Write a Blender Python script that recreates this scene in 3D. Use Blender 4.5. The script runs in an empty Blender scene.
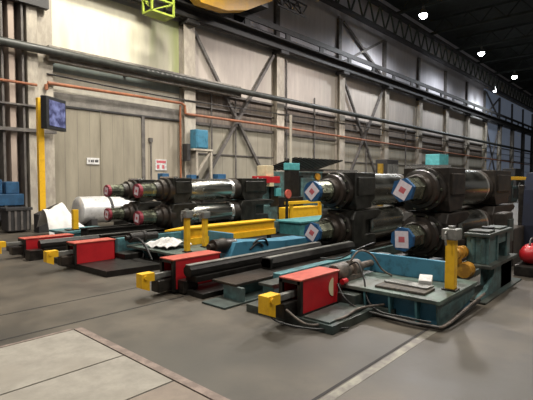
import bpy, bmesh, math, random
from mathutils import Vector, Matrix
random.seed(7)
COL = bpy.context.scene.collection

# ------------------------------------------------------------------ materials
def mat(name, c1, c2=None, rough=.6, metal=0.0, scale=4.0, bump=0.0, stretch=(1,1,1), fac=(.42,.62), c3=None, emit=None, estr=0):
    m = bpy.data.materials.new(name); m.use_nodes = True
    nt = m.node_tree; N = nt.nodes; L = nt.links
    b = N['Principled BSDF']; b.inputs['Roughness'].default_value = rough; b.inputs['Metallic'].default_value = metal
    tc = N.new('ShaderNodeTexCoord'); mp = N.new('ShaderNodeMapping'); mp.inputs['Scale'].default_value = stretch
    L.new(tc.outputs['Object'], mp.inputs['Vector'])
    nz = N.new('ShaderNodeTexNoise'); nz.inputs['Scale'].default_value = scale; nz.inputs['Detail'].default_value = 6
    nz.inputs['Roughness'].default_value = .65
    L.new(mp.outputs['Vector'], nz.inputs['Vector'])
    cr = N.new('ShaderNodeValToRGB'); L.new(nz.outputs['Fac'], cr.inputs['Fac'])
    c2 = c2 or tuple(v*.6 for v in c1)
    cr.color_ramp.elements[0].position = fac[0]; cr.color_ramp.elements[0].color = (*c2, 1)
    cr.color_ramp.elements[1].position = fac[1]; cr.color_ramp.elements[1].color = (*c1, 1)
    out = cr.outputs['Color']
    if c3:
        n2 = N.new('ShaderNodeTexNoise'); n2.inputs['Scale'].default_value = scale*.23; n2.inputs['Detail'].default_value = 4
        L.new(mp.outputs['Vector'], n2.inputs['Vector'])
        r2 = N.new('ShaderNodeValToRGB'); r2.color_ramp.elements[0].position = .5; r2.color_ramp.elements[1].position = .66
        L.new(n2.outputs['Fac'], r2.inputs['Fac'])
        mx = N.new('ShaderNodeMixRGB'); L.new(r2.outputs['Color'], mx.inputs['Fac']); L.new(out, mx.inputs[1]); mx.inputs[2].default_value = (*c3, 1)
        out = mx.outputs[0]
    L.new(out, b.inputs['Base Color'])
    rr = N.new('ShaderNodeMapRange'); rr.inputs['To Min'].default_value = max(.05, rough-.12); rr.inputs['To Max'].default_value = min(1, rough+.15)
    L.new(nz.outputs['Fac'], rr.inputs['Value']); L.new(rr.outputs['Result'], b.inputs['Roughness'])
    if bump:
        bp = N.new('ShaderNodeBump'); bp.inputs['Strength'].default_value = bump; bp.inputs['Distance'].default_value = .02
        L.new(nz.outputs['Fac'], bp.inputs['Height']); L.new(bp.outputs['Normal'], b.inputs['Normal'])
    if emit:
        b.inputs['Emission Color'].default_value = (*emit, 1); b.inputs['Emission Strength'].default_value = estr
    return m

def wall_mat(name, c1, c2, period=0.0, rough=.8, vscale=2.2, dark=None):
    """panel cladding: vertical weather streaks plus optional vertical panel joints every `period` metres"""
    m = mat(name, c1, c2, rough=rough, scale=vscale, stretch=(1,1,.18), fac=(.3,.7), c3=dark)
    if period:
        nt = m.node_tree; N = nt.nodes; L = nt.links; b = N['Principled BSDF']
        base = b.inputs['Base Color'].links[0].from_socket
        tc = N.new('ShaderNodeTexCoord'); sp = N.new('ShaderNodeSeparateXYZ'); L.new(tc.outputs['Object'], sp.inputs[0])
        d = N.new('ShaderNodeMath'); d.operation = 'DIVIDE'; d.inputs[1].default_value = period; L.new(sp.outputs['X'], d.inputs[0])
        fr = N.new('ShaderNodeMath'); fr.operation = 'FRACT'; L.new(d.outputs[0], fr.inputs[0])
        lt = N.new('ShaderNodeMath'); lt.operation = 'LESS_THAN'; lt.inputs[1].default_value = .03; L.new(fr.outputs[0], lt.inputs[0])
        mx = N.new('ShaderNodeMixRGB'); L.new(lt.outputs[0], mx.inputs['Fac']); L.new(base, mx.inputs[1]); mx.inputs[2].default_value = (*[v*.75 for v in c2], 1)
        L.new(mx.outputs[0], b.inputs['Base Color'])
    return m

K = {}
K['floor'] = mat('shop_floor', (.104,.087,.066), (.044,.038,.030), rough=.5, scale=1.6, bump=.15, c3=(.048,.043,.035), fac=(.33,.66))
K['slab'] = mat('pale_concrete', (.31,.287,.245), (.215,.197,.168), rough=.8, scale=5, bump=.2, c3=(.25,.225,.188), fac=(.3,.62))
K['slab2'] = mat('brown_concrete', (.25,.205,.165), (.18,.145,.12), rough=.8, scale=5, bump=.2, fac=(.3,.62))
K['curb'] = mat('curb_concrete', (.27,.21,.18), (.17,.13,.11), rough=.8, scale=7, bump=.2)
K['groove'] = mat('floor_groove', (.03,.026,.024), (.018,.016,.015), rough=.8, scale=6)
K['edge'] = mat('worn_steel_edge', (.25,.24,.19), (.13,.115,.1), rough=.5, metal=.3, scale=5)
K['bright'] = wall_mat('cream_panel', (.80,.76,.60), (.62,.58,.46), 0, dark=(.52,.56,.28))
K['cream'] = wall_mat('cream_strip', (.66,.62,.52), (.5,.46,.38))
K['bluegrey'] = wall_mat('blue_grey_strip', (.30,.35,.35), (.22,.26,.26))
K['upper'] = wall_mat('upper_panel', (.60,.58,.60), (.46,.44,.47), 0, dark=(.49,.465,.485))
K['mid'] = wall_mat('mid_panel', (.56,.50,.44), (.42,.37,.33), 0, dark=(.48,.44,.38))
K['brown'] = wall_mat('brown_glazing', (.25,.205,.165), (.15,.12,.10), .42, vscale=6)
K['lower'] = wall_mat('lower_cladding', (.36,.33,.26), (.265,.24,.19), .9)
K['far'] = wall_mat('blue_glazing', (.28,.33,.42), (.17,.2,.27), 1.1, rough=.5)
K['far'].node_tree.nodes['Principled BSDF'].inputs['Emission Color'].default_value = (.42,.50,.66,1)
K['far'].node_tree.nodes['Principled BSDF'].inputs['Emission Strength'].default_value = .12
K['door'] = wall_mat('door_cladding', (.33,.295,.225), (.215,.19,.145), .5)
K['door2'] = wall_mat('pale_door_cladding', (.44,.39,.31), (.35,.305,.24), .8)
K['pinkish'] = wall_mat('pinkish_cladding', (.47,.38,.32), (.36,.28,.23), .7)
K['header'] = mat('grey_header', (.27,.25,.22), (.19,.175,.155), rough=.7, scale=3)
K['column'] = mat('beige_steel', (.50,.45,.37), (.33,.29,.24), rough=.65, scale=3, stretch=(1,1,.4))
K['dcolumn'] = mat('dark_beige_steel', (.16,.145,.13), (.09,.08,.075), rough=.65, scale=3)
K['girder'] = mat('dark_girder', (.045,.042,.042), (.025,.024,.024), rough=.6, scale=3)
K['lightrail'] = mat('grey_rail', (.30,.27,.235), (.17,.15,.13), rough=.5, scale=3)
K['pipe'] = mat('dark_green_pipe', (.06,.064,.055), (.035,.036,.033), rough=.45, scale=3)
K['rustpipe'] = mat('rust_orange_pipe', (.36,.135,.06), (.24,.085,.04), rough=.55, scale=4)
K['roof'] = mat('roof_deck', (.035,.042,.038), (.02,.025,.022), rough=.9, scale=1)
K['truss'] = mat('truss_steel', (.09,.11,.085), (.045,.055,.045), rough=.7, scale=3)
K['black'] = mat('greasy_black', (.018,.016,.014), (.008,.007,.006), rough=.42, metal=.2, scale=7, bump=.25)
K['iron'] = mat('dark_cast_iron', (.036,.031,.026), (.013,.011,.010), rough=.36, metal=.3, scale=7, bump=.35, c3=(.05,.036,.027))
K['chock'] = mat('greasy_chock_iron', (.034,.033,.027), (.013,.012,.010), rough=.4, metal=.3, scale=5, bump=.3)
K['brownchock'] = mat('brown_chock_iron', (.052,.040,.031), (.020,.016,.013), rough=.5, metal=.25, scale=5, bump=.3)
K['shaft'] = mat('oiled_shaft', (.32,.34,.25), (.15,.16,.12), rough=.25, metal=.85, scale=5)
K['barrel'] = mat('polished_roll', (.45,.45,.41), (.36,.36,.32), rough=.24, metal=1.0, scale=2)
K['brightband'] = mat('bright_ground_steel', (.8,.79,.75), (.7,.69,.66), rough=.25, metal=.9, scale=3)
K['teal'] = mat('teal_paint', (.08,.225,.25), (.045,.10,.11), rough=.5, scale=6, bump=.15, c3=(.06,.085,.08), fac=(.34,.56))
K['blue'] = mat('blue_paint', (.055,.21,.32), (.035,.115,.165), rough=.5, scale=6, bump=.1, fac=(.3,.5))
K['cyan'] = mat('cyan_paint', (.10,.42,.45), (.07,.3,.32), rough=.5, scale=5)
K['tealbright'] = mat('teal_block_paint', (.07,.27,.28), (.045,.17,.18), rough=.5, scale=5)
K['grime'] = mat('grimy_grey_green', (.06,.07,.058), (.024,.026,.022), rough=.5, scale=6, bump=.2, c3=(.035,.06,.058))
K['platform'] = mat('worn_green_plate', (.12,.17,.145), (.05,.065,.055), rough=.45, scale=5, bump=.2, c3=(.12,.12,.10))
K['greystand'] = mat('grey_green_paint', (.10,.19,.19), (.045,.08,.08), rough=.5, scale=6, bump=.2, c3=(.07,.085,.08))
K['red'] = mat('red_paint', (.52,.016,.022), (.38,.012,.018), rough=.38, scale=3, fac=(.3,.6))
K['redtop'] = mat('faded_red_paint', (.55,.12,.08), (.40,.06,.045), rough=.45, scale=8, fac=(.35,.6))
K['yellow'] = mat('yellow_paint', (.82,.47,.015), (.66,.35,.012), rough=.45, scale=6, fac=(.28,.5))
K['orange'] = mat('orange_yellow_paint', (.52,.26,.025), (.30,.14,.015), rough=.5, scale=9, bump=.2)
K['crane'] = mat('crane_yellow', (.62,.33,.006), (.48,.25,.005), rough=.45, scale=2)
K['lime'] = mat('lime_paint', (.36,.44,.05), (.25,.32,.04), rough=.5, scale=4)
K['silverwrap'] = mat('silver_wrap', (.85,.85,.85), (.7,.7,.7), rough=.3, metal=.4, scale=5, bump=.3)
K['white'] = mat('white_plastic', (.82,.81,.79), (.68,.67,.65), rough=.45, scale=4, bump=.3)
K['paper'] = mat('paper', (.78,.77,.75), (.55,.54,.53), rough=.8, scale=9)
K['greymetal'] = mat('grey_steel', (.28,.28,.26), (.17,.17,.16), rough=.45, metal=.4, scale=7)
K['cabinet'] = mat('blue_cabinet', (.03,.12,.25), (.022,.08,.17), rough=.5, scale=4)
K['tape'] = mat('blue_tape', (.02,.11,.27), (.015,.07,.17), rough=.45, scale=9)
K['redtape'] = mat('red_tape', (.30,.03,.055), (.20,.02,.035), rough=.45, scale=9)
K['label'] = mat('paper_label', (.80,.74,.78), (.70,.60,.66), rough=.6, scale=14)
K['mark'] = mat('red_print', (.62,.16,.18), (.5,.1,.12), rough=.7, scale=8)
K['ink'] = mat('dark_print', (.09,.08,.08), (.05,.05,.05), rough=.7, scale=8)
K['hose'] = mat('black_rubber', (.02,.02,.02), (.012,.012,.012), rough=.45, scale=9)
K['tanhose'] = mat('dirty_pipe', (.17,.135,.11), (.06,.05,.042), rough=.55, scale=9)
K['navy'] = mat('navy_sheet', (.008,.012,.03), (.005,.008,.02), rough=.95, scale=5)
K['wood'] = mat('oily_plank', (.10,.085,.065), (.045,.038,.032), rough=.7, scale=6, stretch=(1,6,1))
K['creambox'] = mat('cream_enamel', (.72,.62,.40), (.6,.5,.32), rough=.5, scale=4)
K['lamp'] = mat('lamp_glow', (1,1,1), (1,1,1), emit=(.93,.96,1), estr=30)
K['screen'] = mat('monitor_screen', (.02,.02,.04), (.02,.02,.03), rough=.3)
def _screen():
    m = K['screen']; nt = m.node_tree; N = nt.nodes; L = nt.links; b = N['Principled BSDF']
    nz = N.new('ShaderNodeTexNoise'); nz.inputs['Scale'].default_value = 4.5
    tc = N.new('ShaderNodeTexCoord'); L.new(tc.outputs['Object'], nz.inputs['Vector'])
    cr = N.new('ShaderNodeValToRGB'); L.new(nz.outputs['Fac'], cr.inputs['Fac'])
    cr.color_ramp.elements[0].position = .38; cr.color_ramp.elements[0].color = (.03,.035,.12,1)
    cr.color_ramp.elements[1].position = .64; cr.color_ramp.elements[1].color = (.30,.33,.62,1)
    L.new(cr.outputs['Color'], b.inputs['Emission Color']); b.inputs['Emission Strength'].default_value = .8
_screen()

# ------------------------------------------------------------------ mesh builder
class B:
    """collects shapes in world coordinates and links them as one mesh object"""
    def __init__(s): s.bm = bmesh.new()
    def box(s, x0, x1, y0, y1, z0, z1, bev=0.0, rz=0, ry=0, rx=0):
        r = bmesh.ops.create_cube(s.bm, size=1); vs = r['verts']
        sx, sy, sz = x1-x0, y1-y0, z1-z0
        bmesh.ops.scale(s.bm, vec=(sx, sy, sz), verts=vs)
        if bev:
            es = list({e for v in vs for e in v.link_edges})
            q = bmesh.ops.bevel(s.bm, geom=es, offset=min(bev, min(sx,sy,sz)*.45), segments=2, profile=.6, affect='EDGES')
            vs = list({v for f in q['faces'] for v in f.verts} | {v for v in vs if v.is_valid})
        if rz or ry or rx:
            bmesh.ops.rotate(s.bm, cent=(0,0,0), matrix=Matrix.Rotation(rz,3,'Z') @ Matrix.Rotation(ry,3,'Y') @ Matrix.Rotation(rx,3,'X'), verts=vs)
        bmesh.ops.translate(s.bm, vec=((x0+x1)/2, (y0+y1)/2, (z0+z1)/2), verts=vs)
        return s
    def cyl(s, p0, p1, r, r2=None, seg=20, rot=0.0):
        p0, p1 = Vector(p0), Vector(p1); d = p1-p0; q = d.to_track_quat('Z', 'Y')
        r2 = r if r2 is None else r2
        a = []; b = []
        for i in range(seg):
            t = 2*math.pi*(i+.5)/seg+rot; c = Vector((math.cos(t), math.sin(t), 0))
            a.append(s.bm.verts.new(p0 + q @ (c*r))); b.append(s.bm.verts.new(p1 + q @ (c*r2)))
        for i in range(seg):
            j = (i+1) % seg; s.bm.faces.new((a[i], a[j], b[j], b[i]))
        s.bm.faces.new(a[::-1]); s.bm.faces.new(b)
        return s
    def lathe(s, x, y, z, prof, seg=36):
        """profile [(dx, r)] revolved about an axis along X through (y, z)"""
        rings = []
        for dx, r in prof:
            rings.append([s.bm.verts.new((x+dx, y+r*math.cos(2*math.pi*i/seg), z+r*math.sin(2*math.pi*i/seg))) for i in range(seg)])
        for a, b in zip(rings, rings[1:]):
            for i in range(seg):
                j = (i+1) % seg; s.bm.faces.new((a[i], b[i], b[j], a[j]))
        s.bm.faces.new(rings[0]); s.bm.faces.new(rings[-1][::-1])
        return s
    def tube(s, pts, r, seg=8, smooth=True):
        pts = [Vector(p) for p in pts]
        if smooth and len(pts) > 2:
            out = []
            for i in range(len(pts)-1):
                p0 = pts[max(i-1,0)]; p1 = pts[i]; p2 = pts[i+1]; p3 = pts[min(i+2,len(pts)-1)]
                for k in range(6):
                    t = k/6
                    out.append(.5*((2*p1)+(-p0+p2)*t+(2*p0-5*p1+4*p2-p3)*t*t+(-p0+3*p1-3*p2+p3)*t**3))
            out.append(pts[-1]); pts = out
        rings = []
        for i, p in enumerate(pts):
            d = (pts[min(i+1,len(pts)-1)]-pts[max(i-1,0)]).normalized()
            up = Vector((0,0,1)) if abs(d.z) < .9 else Vector((1,0,0))
            u = d.cross(up).normalized(); v = u.cross(d)
            rings.append([s.bm.verts.new(p+u*r*math.cos(2*math.pi*k/seg)+v*r*math.sin(2*math.pi*k/seg)) for k in range(seg)])
        for a, b in zip(rings, rings[1:]):
            for i in range(seg):
                j = (i+1) % seg; s.bm.faces.new((a[i], a[j], b[j], b[i]))
        s.bm.faces.new(rings[0][::-1]); s.bm.faces.new(rings[-1])
        return s
    def prism(s, poly, axis, a, b):
        """polygon in the two other axes extruded from a to b along axis"""
        def P(p, t):
            return {'x': (t, p[0], p[1]), 'y': (p[0], t, p[1]), 'z': (p[0], p[1], t)}[axis]
        A = [s.bm.verts.new(P(p, a)) for p in poly]; C = [s.bm.verts.new(P(p, b)) for p in poly]
        n = len(poly)
        s.bm.faces.new(A); s.bm.faces.new(C[::-1])
        for i in range(n):
            j = (i+1) % n; s.bm.faces.new((A[j], A[i], C[i], C[j]))
        return s
    def bar(s, p0, p1, w, h=None):
        """square bar between two points"""
        return s.cyl(p0, p1, w*.7071, seg=4)
    def o(s, name, m, parent=None, label=None, cat=None, group=None, kind=None, smooth=False):
        bmesh.ops.recalc_face_normals(s.bm, faces=s.bm.faces)
        vs = s.bm.verts
        if parent:
            org = Vector(parent['_w'])
        else:
            xs = [v.co.x for v in vs]; ys = [v.co.y for v in vs]; zs = [v.co.z for v in vs]
            org = Vector(((min(xs)+max(xs))/2, (min(ys)+max(ys))/2, min(zs)))
        bmesh.ops.translate(s.bm, vec=-org, verts=vs)
        me = bpy.data.meshes.new(name); s.bm.to_mesh(me); s.bm.free()
        ob = bpy.data.objects.new(name, me); COL.objects.link(ob)
        me.materials.append(K[m] if isinstance(m, str) else m)
        if smooth:
            for p in me.polygons: p.use_smooth = True
            try: me.set_sharp_from_angle(angle=math.radians(38))
            except Exception: pass
        if parent: ob.parent = parent; ob['_w'] = parent['_w']
        else: ob.location = org; ob['_w'] = tuple(org)
        tag(ob, label, cat, group, kind)
        return ob
def tag(o, label=None, cat=None, group=None, kind=None):
    if label: o['label'] = label
    if cat: o['category'] = cat
    if group: o['group'] = group
    if kind: o['kind'] = kind
def thing(name, loc, label, cat, group=None):
    o = bpy.data.objects.new(name, None); COL.objects.link(o); o.location = loc; o['_w'] = tuple(loc); o.empty_display_size = .2
    tag(o, label, cat, group); return o
ORD = ['first','second','third','fourth','fifth','sixth','seventh','eighth','ninth','tenth','eleventh','twelfth','thirteenth','fourteenth','fifteenth','sixteenth']
S = dict(kind='structure')

# ------------------------------------------------------------------ floor
B().box(-8,110,-14,17.7,-.2,0).o('floor','floor',**S)
B().box(-6,2.04,3.62,4.63,0,.006).o('floor','slab',**S)
B().box(-6,2.04,2.86,3.60,0,.006).o('floor','slab',**S)
B().box(-6,2.04,-4,2.84,0,.006).o('floor','slab2',**S)
B().box(2.05,2.13,-4,4.64,0,.012).o('trim_1','curb',**S)
B().box(-6,2.04,4.64,4.68,0,.008).o('trim_2','curb',**S)
for n, y, x0, x1 in ((3,4.87,-6,9),(4,5.78,-6,3.6),(5,1.85,-6,4.7)):
    B().box(x0,x1,y-.014,y+.014,0,.002).o(f'trim_{n}','groove',**S)
B().box(-6,4.6,1.74,1.82,0,.0025).o('trim_6','edge',**S)
B().box(-6,.95,6.0,6.7,0,.005).o('floor','slab2',**S)

# ------------------------------------------------------------------ back wall
WY = 17.4
PITCH = 6.7; X0 = 6.6
cols = [X0+PITCH*i for i in range(16)]
B().box(-8,110,WY+.12,WY+.4,0,16.5).o('wall_back','upper',**S)
B().box(110,110.4,-14,WY+.4,0,16.5).o('wall_right','roof',**S)
tn = 10
def trim(b, m):
    global tn
    tn += 1; return b.o(f'trim_{tn}', m, **S)
def panel(x0,x1,z0,z1,m,d=.1):
    return trim(B().box(x0,x1,WY+.12-d,WY+.12,z0,z1), m)
# bay with the big sliding door
panel(6.9,13.0,6.55,9.1,'bright')
panel(6.9,13.0,6.12,6.5,'cream')
B().box(6.7,16.5,WY-.65,WY-.42,5.95,6.52,.02).o('wall_duct','lightrail',None,'long grey-brown duct behind the thick dark pipe, over the door bay','duct')
for q_ in (7.0,10.0,12.95,16.0): trim(B().box(q_,q_+.1,WY-.45,WY+.02,6.0,6.1),'girder')
panel(6.9,13.0,5.72,6.12,'bluegrey',.14)
panel(6.9,13.0,4.95,5.72,'cream')
panel(6.9,13.0,4.45,4.95,'header',.2)
B().box(6.9,12.95,WY-.14,WY+.02,4.40,4.47).o('trim_9','girder',**S)
d1 = B().box(6.95,10.95,WY-.08,WY+.04,.02,4.42).o('door_1','door',**S)
B().box(10.82,10.98,WY-.14,WY-.06,.02,4.42).o('door_edge_channel','dcolumn',d1)
B().box(8.9,8.96,WY-.12,WY-.08,.02,4.4).o('door_edge_channel','door',d1)
d2 = B().box(11.05,12.95,WY-.02,WY+.1,.02,4.42).o('door_2','door2',**S)
B().cyl((11.3,WY-.1,.3),(11.3,WY-.1,3.4),.035,seg=8).o('bolt_rod','dcolumn',d2)
B().box(11.22,11.38,WY-.14,WY-.02,3.3,3.5).o('latch','dcolumn',d2)
# all other bays
for i, x in enumerate(cols[1:-1]):
    a, b = x+.22, x+PITCH-.22
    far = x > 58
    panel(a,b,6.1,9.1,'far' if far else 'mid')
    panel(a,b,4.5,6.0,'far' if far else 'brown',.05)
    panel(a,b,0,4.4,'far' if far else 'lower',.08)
    trim(B().box(a,b,WY-.06,WY+.05,4.36,4.5),'dcolumn')
    trim(B().box(a,b,WY-.06,WY+.05,5.25,5.31),'dcolumn')
    trim(B().box(a,b,WY-.06,WY+.05,6.0,6.12),'dcolumn')
    trim(B().box(a,b,WY-.03,WY+.05,2.9,2.96),'dcolumn')
panel(-8,6.2,0,9.1,'pinkish')
# upper glazing panels: each a window
for i, x in enumerate(cols[:-1]):
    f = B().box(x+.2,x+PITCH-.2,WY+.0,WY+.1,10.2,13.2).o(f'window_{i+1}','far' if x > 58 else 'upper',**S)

# ------------------------------------------------------------------ wall columns
for i, x in enumerate(cols):
    nm = ORD[i]
    if i == 0: w = .28
    t = thing('wall_column',(x,WY-.2,0),f'{nm} tall beige steel column from the left along the back wall','column','steel columns along the back wall')
    b = B().box(x-.33,x+.33,WY-.4,WY-.36,0,8.95).box(x-.02,x+.02,WY-.36,WY+.0,0,8.95).box(x-.33,x+.33,WY-.02,WY+.02,0,8.95)
    b.o('lower_shaft','column' if i < 11 else 'dcolumn',t)
    B().box(x-.17,x+.17,WY-.2,WY+.02,9.12,12.9).o('upper_shaft','dcolumn',t)
    B().box(x-.34,x+.34,WY-.75,WY-.02,8.95,9.12).o('bracket','girder',t)
    B().box(x-.36,x+.36,WY-.45,WY-.02,0,.06).o('base_plate','dcolumn',t)
# diagonal bracing
def brace(x0,z0,x1,z1,label):
    t = thing('cross_brace',((x0+x1)/2,WY-.2,min(z0,z1)),label,'brace')
    B().bar((x0,WY-.22,z0),(x1,WY-.22,z1),.15).o('diagonal_bar','dcolumn',t)
    B().bar((x0,WY-.16,z1),(x1,WY-.16,z0),.15).o('diagonal_bar','dcolumn',t)
    B().box((x0+x1)/2-.2,(x0+x1)/2+.2,WY-.25,WY-.13,(z0+z1)/2-.2,(z0+z1)/2+.2).o('gusset_plate','dcolumn',t)
brace(13.75,.8,19.55,8.85,'dark steel X brace right of the blue wall box, below the crane runway')
brace(27.15,.8,32.95,8.85,'dark steel X brace below the crane runway, above the second roll stack')
brace(27.15,10.0,32.95,12.8,'dark steel X brace high on the wall above the crane runway')
brace(60.65,.8,66.45,8.85,'far dark steel X brace below the crane runway near the right end')
brace(60.65,10.0,66.45,12.8,'far dark steel X brace above the crane runway near the right end')

# left end of the wall: framing
lf = thing('wall_framing',(5.3,WY-.4,0),'beige and dark vertical steel framing at the left end of the wall','framing')
B().box(4.75,4.95,WY-.5,WY,0,9.0).o('post','column',lf)
B().box(5.15,5.22,WY-.6,WY,0,9.0).o('post','dcolumn',lf)
B().box(5.42,5.6,WY-.5,WY,0,9.0).o('post','pinkish',lf)
B().box(5.8,5.87,WY-.6,WY,0,9.0).o('post','dcolumn',lf)
B().box(6.0,6.35,WY-.55,WY,0,9.0).o('post','column',lf)
B().box(4.0,6.7,WY-.75,WY-.5,7.75,8.3).o('cross_beam','girder',lf)
B().box(3.5,6.9,WY-.7,WY-.5,3.3,3.42).box(3.5,6.9,WY-.7,WY-.5,4.2,4.26).o('cross_rail','dcolumn',lf)
B().box(3.5,6.75,WY-.85,WY-.55,8.5,8.62).o('ledge','column',lf)

# ------------------------------------------------------------------ crane runway, trusses, roof
t = thing('crane_runway',(50,WY-.6,9.1),'long dark crane runway girder with walkway running the length of the back wall','girder')
B().box(-8,110,WY-.75,WY-.35,9.15,9.32).box(-8,110,WY-.6,WY-.5,9.12,9.72).box(-8,110,WY-.75,WY-.35,9.62,9.75).o('girder','girder',t)
B().box(-8,110,WY-.58,WY-.5,9.75,9.84).o('crane_rail','greymetal',t)
B().box(-8,110,WY-1.0,WY-.9,10.0,10.3).o('walkway_rail','girder',t)
B().box(-8,110,WY-1.0,WY-.75,9.60,9.68).o('walkway_plate','girder',t)
for k in range(34): B().box(3.25+k*3.35-.2,3.25+k*3.35+.2,WY-.98,WY-.9,9.68,10.0).o('walkway_post','girder',t)
b = B().box(-8,110,16.2,16.6,12.95,13.15).box(-8,110,16.2,16.6,14.7,14.9)
RB = thing('roof_edge_truss',(50,16.4,12.95),'long zigzag lattice truss along the top of the back wall','truss')
b.o('chord','girder',RB)
for i, x in enumerate(cols):
    b = B()
    n = 4
    for k in range(n):
        xa = x+PITCH*k/n; xm = x+PITCH*(k+.5)/n; xb = x+PITCH*(k+1)/n
        b.bar((xa,16.4,13.1),(xm,16.4,14.75),.1).bar((xm,16.4,14.75),(xb,16.4,13.1),.1)
    b.o('lattice_bay','truss',RB)
for i, x in enumerate(cols):
    if i == 0: continue
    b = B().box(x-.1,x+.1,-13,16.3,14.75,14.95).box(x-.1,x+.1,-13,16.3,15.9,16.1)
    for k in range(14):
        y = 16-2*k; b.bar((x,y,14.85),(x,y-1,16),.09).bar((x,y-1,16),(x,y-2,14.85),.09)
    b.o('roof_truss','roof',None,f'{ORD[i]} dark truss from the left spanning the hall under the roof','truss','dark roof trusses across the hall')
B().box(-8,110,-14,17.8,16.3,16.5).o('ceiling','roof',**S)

# ------------------------------------------------------------------ pipes on the wall
PP = B().cyl((-8,16.6,6.24),(109,16.6,6.24),.15,seg=16).o('overhead_pipe','pipe',None,'thick dark green pipe running the whole wall under the crane runway','pipe',smooth=True)
B().tube([(6.64,16.9,4.9),(6.64,16.9,5.08),(6.7,16.9,5.16),(10.6,16.9,5.19),(12.7,16.9,5.19),(12.9,16.9,5.1),(12.95,16.9,4.74),(13.1,16.9,4.72),(19.05,16.9,4.72),(40,16.9,4.5),(85,16.9,4.1)],.065,smooth=False).o('rust_pipe','rustpipe',None,'orange rust-coloured pipe stepping down past the first wall bay','pipe')
B().cyl((12.72,17,0),(12.72,17,5.1),.05,seg=8).o('riser_pipe','rustpipe',None,'thin orange vertical pipe beside the blue wall box','pipe')
B().cyl((2,16.72,4.98),(6.25,16.72,4.98),.05,seg=8).o('rust_pipe','rustpipe',None,'short orange pipe left of the wall monitor, crossing the left framing','pipe')
B().tube([(6.7,16.95,5.5),(13.2,16.95,5.38),(30,16.95,5.6),(60,16.95,5.5)],.03,seg=6).o('conduit','girder',None,'thin dark conduit between the thick dark pipe and the orange pipe','conduit')
for i, (x, z0, z1) in enumerate(((14.9,0,6.1),(16.6,0,5.9),(23.8,0,7),(20.9,0,8.9),(30.6,0,6),(37.6,0,6.2))):
    B().cyl((x,WY-.1,z0),(x,WY-.1,z1),.05,seg=8).o('vertical_conduit','dcolumn',None,f'{ORD[i]} thin vertical conduit from the left in the bays right of the pale door','conduit','thin vertical conduits on the wall')
b = B()
for k in range(9): B().box(10.6+k*.24,10.7+k*.24,16.436,16.46,6.22+.015*(k%3),6.29).o('letter','greymetal',PP)

# ------------------------------------------------------------------ things on the wall
t = thing('door_sign',(8.57,WY-.12,2.25),'small white rectangular sign on the big sliding door','sign')
B().box(8.3,8.82,WY-.13,WY-.09,2.24,2.5).o('sign_board','paper',t)
b = B()
for k, w in enumerate((.05,.08,.05,.09,.06)): b.box(8.36+.09*k,8.36+.09*k+w,WY-.135,WY-.13,2.32,2.42)
b.o('lettering','ink',t)
t = thing('warning_sign',(11.87,WY-.1,2.0),'small white warning sign with red print on the pale door','sign')
B().box(11.55,12.15,WY-.08,WY-.03,2.05,2.55).o('sign_board','paper',t)
B().box(11.6,12.1,WY-.085,WY-.08,2.38,2.5).box(11.62,11.75,WY-.085,WY-.08,2.12,2.3).box(11.9,12.02,WY-.085,WY-.08,2.12,2.3).o('lettering','mark',t)
t = thing('wall_box',(13.75,16.7,2.9),'blue electrical box on a pale wall bracket right of the first doors','electrical box')
B().box(13.2,13.95,16.45,16.9,3.1,4.0,.03).o('box_body','blue',t)
B().box(13.25,13.9,16.42,16.45,3.15,3.95,.01).box(13.75,13.82,16.4,16.42,3.45,3.65).o('box_door','blue',t)
B().box(13.05,14.25,16.45,17.0,3.0,3.09).bar((13.35,16.6,1.9),(14.2,16.6,3.0),.1).box(13.25,13.37,16.5,17.0,.5,3.0).box(14.15,14.25,16.5,16.6,0,3.0).o('bracket','column',t)
B().box(12.8,13.0,16.6,16.98,2.5,3.3,.02).o('junction_box','girder',None,'dark junction box on the column left of the blue wall box','junction box')
for i, (x, z, w, lb) in enumerate(((11.35,1.15,.35,'small blue box at the foot of the pale door, leftmost low blue box'),(12.95,1.1,.45,'low blue box below the dark junction box'),(14.6,1.15,.55,'low wide blue box below the blue wall box, behind the small roll'))):
    B().box(x,x+w,16.5,16.9,z-1.15,z+.75,.03).o('floor_cabinet','cabinet',None,lb,'cabinet')

# monitor on yellow pole
t = thing('monitor_pole',(5.5,14.5,0),'tall yellow pole standing left of the big sliding door','pole')
B().box(5.40,5.58,14.42,14.58,0,4.15,.01).o('pole','yellow',t)
B().box(5.3,5.68,14.3,14.7,0,.03).o('base_plate','dcolumn',t)
t = thing('wall_monitor',(5.75,14.4,3.1),'black flat monitor with a bluish picture hung on the yellow pole','monitor')
def rotbox(c, sx, sy, sz, rz, name, m, parent=None, bev=0, off=(0,0,0), **k):
    cc = Vector(c) + Matrix.Rotation(rz,3,'Z') @ Vector(off)
    return B().box(cc.x-sx/2,cc.x+sx/2,cc.y-sy/2,cc.y+sy/2,cc.z-sz/2,cc.z+sz/2,bev,rz=rz).o(name,m,parent,**k)
mc = (5.82,14.28,3.66); mr = math.radians(34)
rotbox(mc,1.0,.2,1.0,mr,'housing','hose',t,.02)
rotbox(mc,.80,.02,.78,mr,'screen','screen',t,off=(0.03,-.105,0))
B().box(5.5,5.7,14.28,14.42,3.5,3.7).o('mount','hose',t)

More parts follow.
